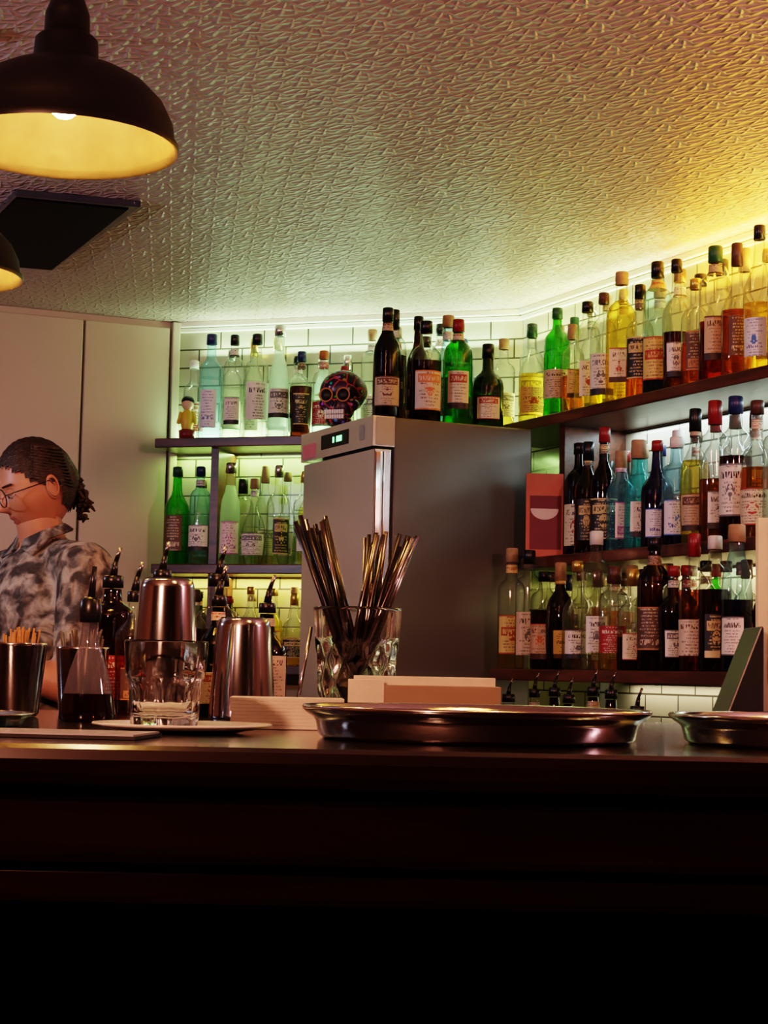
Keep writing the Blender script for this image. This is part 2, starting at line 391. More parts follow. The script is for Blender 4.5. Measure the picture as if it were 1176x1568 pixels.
ST = {
 'std': [(0, .9), (.015, 1), (.60, 1), (.66, .96), (.70, .84), (.735, .6), (.76, .42), (.79, .36), (.90, .34)],
 'tall': [(0, .92), (.015, 1), (.66, 1), (.70, .97), (.735, .82), (.76, .55), (.785, .42), (.90, .38)],
 'bell': [(0, .86), (.015, .93), (.30, .97), (.56, 1.04), (.62, 1.0), (.66, .85), (.70, .55), (.73, .38), (.90, .33)],
 'barrel': [(0, .84), (.02, .92), (.2, 1.02), (.38, 1.04), (.56, .98), (.62, .86), (.67, .62), (.71, .42), (.76, .36), (.90, .34)],
 'long': [(0, .95), (.015, 1), (.50, 1), (.56, .94), (.61, .75), (.66, .50), (.72, .38), (.80, .33), (.90, .31)],
 'wine': [(0, .95), (.015, 1), (.56, 1), (.62, .92), (.68, .68), (.73, .46), (.78, .38), (.90, .34)],
 'squat': [(0, .88), (.02, 1), (.50, 1), (.57, .95), (.63, .78), (.68, .5), (.72, .36), (.90, .32)],
 'cone': [(0, .95), (.02, 1), (.20, .98), (.45, .80), (.62, .60), (.74, .44), (.80, .38), (.90, .36)],
 'slim': [(0, .93), (.015, 1), (.50, .95), (.64, .85), (.72, .60), (.78, .46), (.90, .44)],
 'flask': [(0, .65), (.02, .75), (.12, .97), (.28, 1.05), (.45, .95), (.56, .7), (.64, .42), (.70, .34), (.90, .32)],
}
KIND = { # style, glass, liquid, fill, label, cap, square, name
 'C': ('tall', 'clear', 'pale', .8, 'white', 'black', 0, 'gin_bottle'),
 'c': ('std', 'clear', 'pale', .5, 'green', 'silver', 0, 'vodka_bottle'),
 'F': ('slim', 'frost', 'frost', .8, 'white', 'silver', 0, 'frosted_vodka_bottle'),
 'B': ('tall', 'aqua', 'aqua', .6, 'blue', 'navy', 0, 'gin_bottle'),
 'V': ('std', 'clear', 'pale', .6, 'white', 'gold', 0, 'tequila_bottle'),
 'A': ('std', 'clear', 'amber', .5, 'cream', 'brown', 0, 'whiskey_bottle'),
 'a': ('tall', 'clear', 'gold', .5, 'white', 'cork', 0, 'whisky_bottle'),
 'O': ('std', 'clear', 'dark', .62, 'orange', 'black', 0, 'whiskey_bottle'),
 'G': ('std', 'green', 'green', .6, 'cream', 'red', 0, 'irish_whiskey_bottle'),
 'g': ('wine', 'green', 'green', .5, 'tan', 'green', 0, 'liqueur_bottle'),
 'N': ('squat', 'dkgreen', 'dkgreen', .5, 'cream', 'black', 0, 'whiskey_bottle'),
 'R': ('tall', 'clear', 'red', .6, 'white', 'red', 0, 'liqueur_bottle'),
 'r': ('std', 'clear', 'orange', .45, 'brownl', 'brown', 0, 'bourbon_bottle'),
 'Y': ('std', 'clear', 'yellow', .5, 'yellow', 'gold', 0, 'rum_bottle'),
 'y': ('squat', 'clear', 'gold', .5, 'black', 'gold', 0, 'rum_bottle'),
 'K': ('wine', 'black', 'black', .5, 'tan', 'black', 0, 'dark_liqueur_bottle'),
 'k': ('std', 'brown', 'brown', .5, 'red', 'red', 0, 'rum_bottle'),
 'T': ('slim', 'teal', 'teal', .5, 'white', 'cork', 0, 'gin_bottle'),
 't': ('std', 'aqua', 'aqua', .5, 'pink', 'cork', 1, 'gin_bottle'),
 'D': ('tall', 'clear', 'blue', .6, 'black', 'navy', 0, 'liqueur_bottle'),
 'S': ('std', 'clear', 'amber', .45, 'black', 'black', 1, 'bourbon_bottle'),
 's': ('std', 'clear', 'gold', .45, 'tan', 'cork', 1, 'tequila_bottle'),
 'P': ('flask', 'clear', 'pale', .45, 'pink', 'cork', 0, 'tequila_bottle'),
 'p': ('tall', 'clear', 'pale', .5, 'red', 'white', 0, 'white_rum_bottle'),
 'Q': ('cone', 'clear', 'gold', .4, 'cream', 'cork', 0, 'liqueur_bottle'),
 'W': ('wine', 'brown', 'dark', .5, 'black', 'black', 0, 'vermouth_bottle'),
}
def bottle(code, x, y, z, H=.3, R=.037, spout=False, **ov):
    st, g, lq, fill, lab, cap, sq, nm = KIND[code]
    if 'style' not in ov and st in ('std', 'tall') and not sq and code not in 'GCBp':
        st = random.choice((st, st, 'bell', 'barrel', 'long', 'tall'))
    if 'fill' not in ov and lq in ('amber', 'gold', 'orange', 'yellow', 'red'): fill = random.uniform(.25, .65)
    st = ov.get('style', st); g = ov.get('glass', g); lq = ov.get('liquid', lq); fill = ov.get('fill', fill)
    lab = ov.get('label', lab); cap = ov.get('cap', cap); sq = ov.get('sq', sq); nm = ov.get('name', nm)
    wz = random.uniform(.93, 1.06)
    prof = [((a*wz if .1 < a < .85 else a)*H, r*R) for a, r in ST[st]]
    if st in ('bell', 'barrel', 'flask'): prof = [(a, r*.96) for a, r in prof]
    zf = fill*H*.97; out = []
    for i, (a, r) in enumerate(prof):
        if i and prof[i-1][0] < zf < a:
            k = (zf-prof[i-1][0])/(a-prof[i-1][0]); out.append((zf, prof[i-1][1]+k*(r-prof[i-1][1])))
        out.append((a, r))
    prof = [(0, 1e-4)]+out
    ang = math.atan2(-y, -x)+random.uniform(-.35, .35)
    def rf(zz, r, a):
        if not sq: return 1.
        k = max(0, min(1, (r/R-.5)/.4)); n = 2+4*k
        t = a-ang
        return (abs(cos(t))**n+abs(sin(t))**n)**(-1/n)*(1-.12*k)
    m = MB()
    m.lathe(prof, 24, 0, rf=rf, matf=lambda zz: 1 if zz < zf else 0)
    rr = [r for a, r in prof if abs(a-zf) < 1e-6]
    if rr and fill > 0: m.lathe([(zf, 1e-4), (zf, rr[0]*.96)], 24, 1, rf=rf)
    rn = ST[st][-1][1]*R
    ch = random.choice((.10, .10, .12, .17)) if not spout else .09
    m.lathe([((1-ch)*H, rn*1.02), ((1-ch)*H, rn*1.22), (.992*H, rn*1.18), (H, rn*1.0), (H, 1e-4)], 20, 3)
    if spout:
        m.tube((0, 0, H), (.003, 0, H+.02), .006, .004, 8, 3); m.tube((.003, 0, H+.02), (.010, -.003, H+.040), .0035, .0028, 8, 4)
    zs = random.uniform(-.03, .05)
    l0, l1 = ov.get('lz', (.12+zs, random.choice((.38, .44, .48))+zs)); half = random.choice((.75, 1.0, 1.2)) if not sq else .60
    if st in ('cone', 'flask', 'squat', 'barrel'): l0, l1 = .1, .36
    if st in ('long', 'squat'): l1 = min(l1, .44)
    def lpatch(l0, l1, half, mat):
        vs = []; uv = []; fs = []; n = 10
        for j in range(4):
            zz = H*(l0+(l1-l0)*j/3); rl = R
            for i in range(1, len(prof)):
                if prof[i-1][0] <= zz <= prof[i][0] and prof[i][0] > prof[i-1][0]:
                    k = (zz-prof[i-1][0])/(prof[i][0]-prof[i-1][0]); rl = prof[i-1][1]+k*(prof[i][1]-prof[i-1][1])
            for i in range(n+1):
                a = ang-half+2*half*i/n
                q = rl*rf(zz, rl, a)+.0009
                vs.append((q*cos(a), q*sin(a), zz)); uv.append((i/n, j/3))
        for j in range(3):
            for i in range(n): fs.append((j*(n+1)+i, j*(n+1)+i+1, (j+1)*(n+1)+i+1, (j+1)*(n+1)+i))
        m.add(vs, fs, mat, uvs=uv)
    lpatch(l0, l1, half, 2)
    if random.random() < .3: lpatch(.79, .86, 3.0, 2)
    mats = [GL[g], GL[lq], LB_[lab], CP[cap], CP['spout']]
    return m.obj(nm, mats, (x, y, z+.0006))
def row(P, z, items, dF, dB, shift=0., fill=None):
    """fill = (start, end, palette, hmin, hmax): tops up gaps in the back row"""
    for rk, d in (('f', dF), ('b', dB)):
        last = -9; its = sorted([i for i in items if i[1] == rk], key=lambda i: i[0]); used = []
        for it in its:
            s, _, H, R, code = it[:5]; ov = it[5] if len(it) > 5 else {}
            s = s+(shift if rk == 'f' else -shift)
            s = max(s, last+R+.004); last = s+R; used.append((s, R))
            p = P(s, d); bottle(code, p.x, p.y, z, H, R, **ov)
        if fill and rk == 'b':
            s0, s1, pal, h0, h1 = fill; s = s0
            while s < s1:
                R = .033; hit = [u for u in used if abs(u[0]-s) < u[1]+R+.003]
                if hit: s = max(u[0]+u[1] for u in hit)+R+.0035; continue
                p = P(s, d); bottle(random.choice(pal), p.x, p.y, z, random.uniform(h0, h1), R); used.append((s, R)); s += 2*R+.004
row(PB, TOPB, [
 (.177, 'f', .335, .037, 'B'), (.255, 'f', .33, .035, 'c', dict(label='white', cap='black')), (.33, 'f', .33, .037, 'C', dict(cap='black', fill=.85)), (.405, 'f', .355, .034, 'F'),
 (.477, 'f', .27, .036, 'D', dict(label='black', liquid='dark')), (.548, 'f', .27, .033, 'p', dict(label='red', cap='orange')),
 (.21, 'b', .30, .034, 'c'), (.285, 'b', .335, .034, 'V'), (.365, 'b', .335, .034, 'V'), (.60, 'b', .27, .034, 'c'), (.52, 'b', .26, .034, 'F'),
 (.68, 'b', .35, .034, 'C', dict(cap='cork')), (.755, 'b', .32, .034, 'V', dict(cap='black')), (.62, 'f', .22, .032, 'c', dict(cap='red')), (.83, 'b', .34, .034, 'p'), (.90, 'b', .36, .034, 'C'), (.97, 'b', .31, .034, 'B')],
 .142, .048, 0, (.08, .95, 'cVFCp', .25, .31))
row(PB, MIDB, [
 (.074, 'f', .31, .040, 'g', dict(label='brownl')), (.1525, 'f', .31, .033, 'B', dict(style='tall', label='white', fill=.3)), (.255, 'f', .32, .034, 'F', dict(label='pink', glass='clear')),
 (.335, 'f', .27, .038, 'P', dict(label='white')), (.415, 'f', .31, .036, 'c', dict(label='black')), (.26, 'b', .28, .034, 'C'), (.335, 'b', .32, .033, 'a'),
 (.50, 'f', .29, .034, 'V'), (.41, 'b', .30, .034, 'P'), (.12, 'b', .28, .033, 'Q')], .142, .048, 0, (.26, .8, 'cVaQYA', .27, .32))
row(PB, LOWB, [(.07, 'f', .20, .034, 'k'), (.15, 'f', .23, .034, 'r'), (.26, 'f', .21, .034, 'k'), (.33, 'f', .24, .033, 'Y', dict(fill=.3)), (.40, 'f', .235, .034, 'Y', dict(fill=.8)), (.475, 'f', .22, .034, 'y'),
 (.30, 'b', .22, .034, 'a'), (.37, 'b', .24, .034, 'Q'), (.12, 'b', .23, .034, 'N')], .142, .048, 0, (.26, .8, 'AaYQr', .20, .25))
row(PR, TOPR, [
 (.16, 'f', .27, .034, 'a'), (.245, 'b', .33, .036, 'C'), (.32, 'f', .28, .037, 'y', dict(label='yellow', cap='green')), (.455, 'f', .31, .037, 'G', dict(cap='green', label='tan')), (.40, 'b', .30, .034, 'Q'),
 (.48, 'b', .31, .034, 'Y', dict(cap='green')), (.535, 'f', .25, .034, 's', dict(liquid='amber')), (.61, 'f', .30, .035, 'a', dict(label='cream', cap='black')), (.57, 'b', .33, .034, 'c'), (.65, 'b', .34, .034, 'a'), (.69, 'f', .31, .036, 'Y', dict(label='white', cap='brown')), (.73, 'b', .345, .036, 'V'),
 (.775, 'f', .35, .043, 's', dict(liquid='gold', fill=.8, label='cream')), (.81, 'b', .33, .036, 'Q'), (.86, 'f', .30, .036, 'A', dict(label='black', cap='black')), (.935, 'f', .345, .037, 'B', dict(liquid='blue', label='yellow', fill=.4, cap='black')), (.90, 'b', .33, .036, 'a'), (.99, 'b', .35, .036, 'C', dict(cap='brown')),
 (1.02, 'f', .335, .036, 'R', dict(liquid='dark', label='white', cap='black')), (1.10, 'f', .27, .036, 'r', dict(cap='gold')), (1.08, 'b', .32, .036, 'Y', dict(cap='black')), (1.18, 'f', .335, .040, 'Y', dict(liquid='red', fill=.45, label='tan', cap='green')), (1.17, 'b', .34, .036, 'C'),
 (1.265, 'f', .325, .038, 'R', dict(liquid='orange', label='brownl', cap='brown')), (1.26, 'b', .35, .036, 'a'), (1.35, 'f', .35, .038, 'a', dict(label='blue', cap='black')), (1.35, 'b', .33, .036, 'V'), (1.44, 'f', .33, .038, 'O'), (1.44, 'b', .34, .036, 'C'),
 (1.53, 'f', .32, .038, 'Y'), (1.62, 'f', .32, .038, 'A'), (1.53, 'b', .34, .036, 'r')], .19, .08, .055, (.28, 1.5, 'aAVYcQ', .28, .34))
bottle('K', .525, 4.80, MIDR, .31, .041, label='cream', style='std')
row(PR, MIDR, [
 (.682, 'f', .30, .036, 'W'), (.757, 'f', .33, .036, 'K', dict(cap='red', label='black')), (.835, 'f', .26, .038, 't', dict(fill=.4)), (.69, 'b', .27, .036, 'C'), (.77, 'b', .29, .034, 'k'), (.915, 'f', .28, .037, 'T'),
 (.85, 'b', .30, .036, 'T', dict(style='tall')), (.995, 'f', .27, .040, 'D', dict(cap='red', label='blue', glass='blue')), (.93, 'b', .29, .036, 'B'), (1.075, 'f', .27, .036, 'B', dict(cap='white', liquid='blue', fill=.4)), (1.01, 'b', .32, .036, 'p'), (1.15, 'f', .33, .037, 'a', dict(label='tan', cap='black')),
 (1.09, 'b', .31, .036, 'A'), (1.23, 'f', .34, .037, 'a', dict(cap='red', liquid='orange')), (1.17, 'b', .33, .036, 'c', dict(cap='red')), (1.31, 'f', .34, .038, 'D', dict(liquid='dark', label='white')), (1.25, 'b', .33, .036, 'r'), (1.39, 'f', .32, .038, 'A'), (1.33, 'b', .33, .036, 'r'), (1.47, 'f', .31, .038, 'C')], .235, .09, .065, (.62, 1.4, 'cAaBr', .27, .33))
low = [(.60, .378, .32, .036, 'a', dict(label='yellow', cap='cork', fill=.25)), (.69, .378, .31, .036, 'C', dict(fill=.3)), (.768, .378, .25, .036, 'O'), (.845, .378, .27, .037, 'k', dict(label='yellow', cap='cork')),
 (.925, .378, .27, .038, 'y', dict(label='white', liquid='pale')), (1.01, .378, .34, .037, 'p', dict(label='white', cap='white', fill=.8)), (1.09, .378, .25, .037, 'a', dict(cap='brown', label='red')), (1.17, .378, .24, .038, 'y', dict(label='cream', liquid='dark')), (1.253, .375, .31, .040, 'W', dict(style='std', label='brownl')),
 (1.335, .378, .24, .037, 'k', dict(label='white')), (1.413, .378, .31, .037, 'R', dict(label='orange', liquid='orange')), (1.49, .378, .30, .036, 'O', dict(cap='white', label='black')), (1.568, .378, .32, .036, 'T', dict(liquid='blue', glass='aqua')),
 (.70, .16, .25, .034, 'P'), (.80, .16, .25, .034, 'A'), (.90, .16, .26, .034, 'C'), (1.0, .16, .25, .034, 'N'), (1.1, .16, .26, .034, 'p'), (1.2, .16, .26, .034, 'G'), (1.3, .16, .26, .034, 'r')]
for i in range(13): low.append((.64+i*.076, .28, random.uniform(.245, .264), .034, 'ADrAQaCYkSArk'[i]))
for t, d, H, R, c, *ov in low:
    p = PR(t, d); bottle(c, p.x, p.y, LOWR, H, R, **(ov[0] if ov else {}))
for t, d, H, c in ((.80, .50, .215, 'C'), (.91, .49, .23, 'V'), (1.02, .50, .235, 'W'), (1.10, .51, .22, 'k'), (1.19, .50, .24, 'K'), (1.28, .51, .235, 'W'), (1.37, .50, .20, 'D')):
    p = PR(t, d); bottle(c, p.x, p.y, .92, H, .036, spout=True, cap='black')

# ------------------------------------------------------------ fridge
N = Vector((-.028, 4.69)); AF = math.atan2(.436, .900)
def PF(u, v): return Vector((N.x+u*cos(AF)-v*sin(AF), N.y+u*sin(AF)+v*cos(AF)))
FZ = 1.86
STEEL = simple('brushed_stainless', (.68, .73, .80), .22, .95, noise=.03, nscale=6)
GREYS = simple('grey_laminated_steel', (.125, .122, .108), .34, .4, noise=.04, nscale=3)
BEIGE = simple('beige_plastic', (.50, .47, .38), .4)
e = empty('upright_fridge', (N.x, N.y, 0), AF)
b = MB(); b.box(.056, .481, 0, .47, .10, FZ-.001, 0); b.obj('cabinet', [GREYS], parent=e, bevel=.005)
b = MB(); b.box(0, .048, 0, .47, .12, 1.772, 0); b.box(.001, .018, -.006, 0, .13, 1.765, 1); b.box(.024, .030, -.004, 0, .13, 1.765, 1)
b.obj('door', [STEEL, simple('chrome', (.85, .83, .8), .08, 1.)], parent=e, bevel=.004)
b = MB(); b.box(.048, .056, .006, .464, .12, 1.772, 0); b.obj('door_gasket', [BLACKP], parent=e)
b = MB(); b.box(-.008, .056, -.004, .474, 1.778, FZ-.001, 0); b.box(-.0095, -.008, .15, .33, 1.80, 1.84, 1); b.box(-.0105, -.0095, .19, .225, 1.812, 1.828, 2); b.box(-.0105, -.0095, .24, .25, 1.812, 1.828, 2)
b.box(-.0095, -.008, .37, .46, 1.785, 1.825, 3); b.box(.0, .056, -.0055, -.004, 1.782, FZ-.004, 4); b.box(-.0095, -.008, .05, .08, 1.80, 1.84, 4)
b.obj('control_panel', [STEEL, BLACKP, emis('green_display', (.2, 1, .35), 2.), simple('pink_sticker', (.75, .25, .3), .5), BEIGE], parent=e, bevel=.0015)
b = MB()
for u in (.09, .45):
    for v in (.05, .42): b.lathe([(0, 1e-4), (0, .02), (.10, .02), (.10, 1e-4)], 12, 0, c=(u, v, 0))
b.obj('feet', [BLACKP], parent=e)
for u, v, H, R, c, ov in (
  (.075, .09, .31, .038, 'K', dict(label='tan')), (.19, .085, .285, .043, 'O', dict(cap='black', liquid='dark', lz=(.12, .5), style='std')), (.29, .085, .30, .041, 'G', dict(lz=(.15, .5), glass='green')),
  (.385, .085, .24, .045, 'N', {}), (.445, .19, .25, .035, 'c', dict(label='cream', cap='black', liquid='gold')), (.245, .24, .33, .035, 'W', {}), (.345, .25, .345, .033, 'T', dict(glass='aqua')), (.145, .19, .33, .034, 'O', dict(label='black')), (.44, .31, .27, .034, 'V', dict(cap='black')), (.24, .37, .32, .034, 'p', {}), (.33, .36, .30, .034, 'C', {})):
    p = PF(u, v); bottle(c, p.x, p.y, FZ, H, R, **ov)
def pattern_mat():
    m, nt, out = newmat('painted_skull_pattern'); b = pbsdf(nt, out, (.03, .02, .04), .35)
    tc = nt.nodes.new('ShaderNodeTexCoord')
    v = nt.nodes.new('ShaderNodeTexVoronoi'); v.inputs['Scale'].default_value = 62; nt.links.new(tc.outputs['Object'], v.inputs['Vector'])
    v2 = nt.nodes.new('ShaderNodeTexVoronoi'); v2.feature = 'DISTANCE_TO_EDGE'; v2.inputs['Scale'].default_value = 24; nt.links.new(tc.outputs['Object'], v2.inputs['Vector'])
    hs = nt.nodes.new('ShaderNodeHueSaturation'); hs.inputs['Saturation'].default_value = 1.3; hs.inputs['Value'].default_value = .7; nt.links.new(v.outputs['Color'], hs.inputs['Color'])
    c = mixc(nt, mth(nt, 'LESS_THAN', v.outputs['Distance'], .30), (.03, .012, .04), hs.outputs[0])
    c = mixc(nt, mth(nt, 'LESS_THAN', v2.outputs['Distance'], .035), c, (.42, .06, .05))
    nt.links.new(c, b.inputs['Base Color']); return m
b = MB(); p = PF(.045, .31)
b.ell((0, .008, .108), (.066, .078, .060), 0, 32, 20); b.ell((0, -.030, .060), (.046, .045, .046), 0, 24, 16)
for sx in (-1, 1): b.ell((sx*.040, -.030, .066), (.018, .030, .018), 0, 16, 10)
b.ell((0, -.032, .020), (.036, .040, .020), 0, 24, 14)
for sx in (-1, 1):
    b.ell((sx*.024, -.064, .088), (.017, .014, .017), 1, 18, 12)
    b.torus((sx*.025, -.0715, .088), .0185, .0024, 3, ax=Matrix.Rotation(pi/2, 4, 'X'), seg=24, t=6)
for i in range(8):
    b.box(-.027+i*.007, -.0212+i*.007, -.0765, -.066, .034, .046, 2); b.box(-.027+i*.007, -.0212+i*.007, -.0745, -.064, .021, .0325, 2)
b.ell((-.0045, -.073, .063), (.0045, .006, .010), 1, 10, 8); b.ell((.0045, -.073, .063), (.0045, .006, .010), 1, 10, 8)
b.obj('painted_skull', [pattern_mat(), BLACKP, WHITE, simple('skull_eye_ring', (.45, .20, .06), .4)], (p.x, p.y, FZ), -.30)
p = PB(.095, .13); b = MB()
b.lathe([(0, 1e-4), (0, .024), (.03, .026), (.034, .018), (.034, 1e-4)], 20, 0)
b.lathe([(.034, .017), (.06, .022), (.085, .018), (.098, .007)], 20, 1); b.ell((0, 0, .115), (.019, .019, .021), 2, 16, 12); b.ell((0, .003, .124), (.021, .02, .018), 3, 16, 12)
for s in (-1, 1): b.cap((s*.02, 0, .085), (s*.027, -.008, .055), .007, .006, 1, 10)
b.obj('toy_figurine', [CP['red'], simple('toy_yellow', (.75, .5, .05), .4), simple('toy_skin', (.7, .45, .3), .5), CP['black']], (p.x, p.y, TOPB+.0005))
b = MB()
b.box(-.05, .05, 0, .011, 0, .225, 0); b.box(-.040, .045, -.0008, 0, .02, .165, 1)
b.prism([(.038*cos(a)*1.0, .03*sin(a)) for a in [pi+pi*i/16 for i in range(17)]], 0, .0008, 2, M=Matrix.Translation((.0, -.0008, .13)) @ Matrix.Rotation(pi/2, 4, 'X'))
b.obj('cocktail_menu_book', [simple('cover_coral', (.50, .13, .07), .5), simple('cover_maroon', (.14, .012, .02), .5), simple('cover_cream', (.62, .52, .46), .5)], (.432, 4.80, MIDR+.001), .0, bevel=.0006)

# ------------------------------------------------------------ bar counter
e = empty('bar_counter', (0, 0, 0))
b = MB(); b.box(-2.25, 1.5, 1.49, 2.64, 1.085, ZBAR); b.obj('bar_top', [MAHOG], parent=e, bevel=.012)
b = MB(); b.box(-2.25, 1.5, 1.515, 1.56, 1.02, 1.0845); b.box(-2.25, 1.5, 1.53, 1.56, .985, 1.02); b.obj('apron_moulding', [MAHOG], parent=e, bevel=.008)
b = MB(); b.box(-2.25, 1.5, 1.80, 1.86, .0, 1.0845)
for i in range(6): b.box(-2.2+i*.62, -1.65+i*.62, 1.785, 1.80, .15, .95)
b.box(-2.25, 1.5, 2.56, 2.62, 0, 1.0845); b.obj('front_panels', [simple('black_lacquered_wood', (.003, .002, .002), .6, Specular_IOR_Level=.2)], parent=e, bevel=.004)
b = MB(); b.tube((-2.2, 1.66, .2), (1.45, 1.66, .2), .02, seg=14)
for x in (-1.8, -.6, .6, 1.3): b.tube((x, 1.66, .2), (x, 1.80, .2), .012, seg=10)
b.obj('foot_rail', [simple('brass', (.5, .32, .12), .25, 1.)], parent=e)

# ------------------------------------------------------------ pendants
SH = simple('black_enamel_shade', (.0025, .0022, .0022), .45)
SHIN = simple('gold_enamel_inside', (.85, .54, .24), .24, .7, noise=.25, nscale=14, bump=1.)
BULB = emis('warm_bulb', (1., .56, .24), 115.)
BULBD = emis('dim_warm_bulb', (1., .50, .22), 15.)
def pendant(x, y, zr, bulb=BULB):
    e = empty('pendant_lamp', (x, y, zr)); b = MB()
    outp = [(0, .150), (.008, .151), (.012, .146), (.035, .143), (.062, .130), (.085, .108), (.100, .082), (.110, .058), (.114, .046), (.116, .043), (.145, .041), (.150, .036), (.152, .030), (.18, .029), (.20, .022), (.205, .006)]
    b.lathe(outp, 48, 0)
    inp = [(0, .150), (.002, .146), (.012, .1425), (.035, .139), (.060, .126), (.082, .104), (.097, .080), (.105, .058), (.108, 1e-4)]
    b.lathe(inp, 48, 1); b.obj('shade', [SH, SHIN], parent=e)
    b = MB(); b.tube((0, 0, .2), (0, 0, CEIL-zr-.02), .0035, seg=8); b.lathe([(CEIL-zr-.03, 1e-4), (CEIL-zr-.03, .03), (CEIL-zr-.005, .05), (CEIL-zr, .05)], 24); b.obj('cable_and_rose', [SH], parent=e)
    b = MB(); b.lathe([(.090, .014), (.107, .014)], 16, 1); b.lathe([(.040, 1e-4), (.042, .010), (.049, .018), (.058, .021), (.068, .019), (.080, .014), (.090, .012)], 20, 0); b.obj('bulb', [bulb, SH], parent=e)
pendant(-.43, 2.295, 1.859); pendant(-.80, 3.12, 1.865); pendant(.80, 1.95, 1.86); pendant(.18, 1.80, 1.97)  # first two hang in view; last two added out of frame to light the bar
pendant(-1.3, .2, 1.9, BULBD); pendant(1.1, -.5, 1.9, BULBD); pendant(-.4, -.9, 1.9, BULBD)  # added behind the camera for tray reflections and warm fill

# ceiling monitor
c4 = [(-.888, 4.17), (-.603, 4.256), (-.95, 4.98), (-1.235, 4.894)]
b = MB(); b.prism(c4, CEIL-.016, CEIL-.0005, 0)
cx = sum(p[0] for p in c4)/4; cy = sum(p[1] for p in c4)/4
b.prism([(cx+(p[0]-cx)*.90, cy+(p[1]-cy)*.95) for p in c4], CEIL-.019, CEIL-.0155, 1)
b.obj('ceiling_monitor', [simple('monitor_bezel', (.03, .036, .05), .2), simple('monitor_screen', (.0008, .0008, .001), .5, Specular_IOR_Level=.05)], bevel=.002)

# ------------------------------------------------------------ bar-top objects
STL = simple('shaker_steel', (.52, .52, .54), .13, 1., noise=.03)
CHR = simple('tray_chrome', (.66, .65, .64), .12, 1., noise=.03)
def glassm(name, ior=1.47, rough=0., col=(.98, .985, .98)):
    m, nt, out = newmat(name); g = nt.nodes.new('ShaderNodeBsdfGlass'); g.inputs['IOR'].default_value = ior
    g.inputs['Roughness'].default_value = rough; g.inputs[0].default_value = (*col, 1)
    nt.links.new(g.outputs[0], out.inputs[0]); return m
REALG = glassm('clear_table_glass')
def tray(name, x, y, R, h):
    b = MB()
    prof = [(0, 1e-4), (0, R*.88), (h*.12, R*.905), (h*.5, R*.92), (h*.62, R*.935), (h*.72, R*.965), (h*.86, R*.995), (h*.93, R), (h, R*.99), (h*.97, R*.975), (h*.80, R*.95), (h*.6, R*.915), (.003, R*.88), (.003, 1e-4)]
    b.lathe(prof, 72, 0); return b.obj(name, [CHR], (x, y, ZBAR+.0005))
tray('serving_tray', .095, 1.775, .172, .032); tray('serving_tray', .46, 1.79, .172, .030); tray('serving_tray', -.50, 1.90, .135, .014)
b = MB(); b.lathe([(0, 1e-4), (0, .055), (.004, .075), (.009, .09), (.0075, .0915), (.003, .072), (.003, 1e-4)], 48); b.obj('saucer', [simple('white_ceramic', (.72, .70, .66), .2)], (-.200, 1.83, ZBAR+.0005))
def flute(zz, r, a):
    k = max(0., min(1., (.050-zz)/.008)) if zz > .004 else .5
    return 1-.075*k*abs(sin(a*5))
b = MB(); H = .088
outer = [(0, 1e-4), (0, .030), (.004, .034), (.02, .0355), (.035, .0365), (.046, .0372), (.052, .0395), (.056, .0405), (H-.002, .0425), (H, .0418)]
inner = [(H-.002, .0408), (.056, .0385), (.046, .0352), (.03, .034), (.018, .032), (.0135, .026), (.013, 1e-4)]
b.lathe(outer+inner, 60, 0, rf=lambda z, r, a: flute(z, r, a) if r > .0335 or z < .004 else 1.)
b.obj('tumbler_glass', [REALG], (-.217, 1.815, ZBAR+.0042))
gx, gy = -.029, 2.14; H = .140
eg = empty('straw_filled_mixing_glass', (gx, gy, ZBAR+.0005))
b = MB(); pr = []
for i in range(37):
    z = H*i/36; pr.append((z, .043+.0100*(i/36)))
def dia(zz, r, a):
    if zz < .006 or zz > H*.70: return 1.
    return 1-.085*max(abs(sin(a*5+zz*62)), abs(sin(a*5-zz*62)))**6
b.lathe([(0, 1e-4)]+pr+[(H, .0505)]+[(z, r-.0055) for z, r in pr[::-1] if z > .012]+[(.012, 1e-4)], 96, 0, rf=lambda z, r, a: dia(z, r, a) if r > .0425+.01*z/H-.0001 else 1.)
b.obj('cut_glass', [REALG], parent=eg)
rnd = random.Random(3); b = MB()
for i in range(52):
    if i < 24: tx = -.060+rnd.uniform(-.022, .018); bx = .010+rnd.uniform(-.014, .014); zt = .238+rnd.uniform(-.012, .012)
    elif i < 38: tx = rnd.uniform(.006, .036); bx = rnd.uniform(-.022, .012); zt = .222+rnd.uniform(-.010, .01)
    else: tx = .066+rnd.uniform(-.014, .014); bx = rnd.uniform(-.024, -.003); zt = .222+rnd.uniform(-.008, .008)
    ty = rnd.uniform(-.028, .028); by = rnd.uniform(-.018, .018)
    tx *= .93
    b.tube((bx, by, .014), (tx, ty, zt), .0029, seg=10, mat=0 if (i < 24 and rnd.random() < .8) or rnd.random() < .35 else 1)
b.obj('straws', [simple('black_straw', (.010, .008, .008), .28), simple('dark_steel_straw', (.22, .19, .18), .18, 1.)], parent=eg)
NAP = simple('napkin_paper', (.66, .61, .54), .8, bump=.3, nscale=60)
def napkins(name, x0, x1, y0, y1, h, rot):
    b = MB(); cx, cy = (x0+x1)/2, (y0+y1)/2; n = 9
    for i in range(n):
        j = random.uniform(-.0015, .0015)
        b.box(x0-cx+j, x1-cx+j, y0-cy, y1-cy, h*i/n, h*(i+.985)/n)
    b.obj(name, [NAP], (cx, cy, ZBAR+.0005), rot, bevel=.0003)
napkins('napkin_stack', -.165, -.040, 1.965, 2.055, .034, .05)
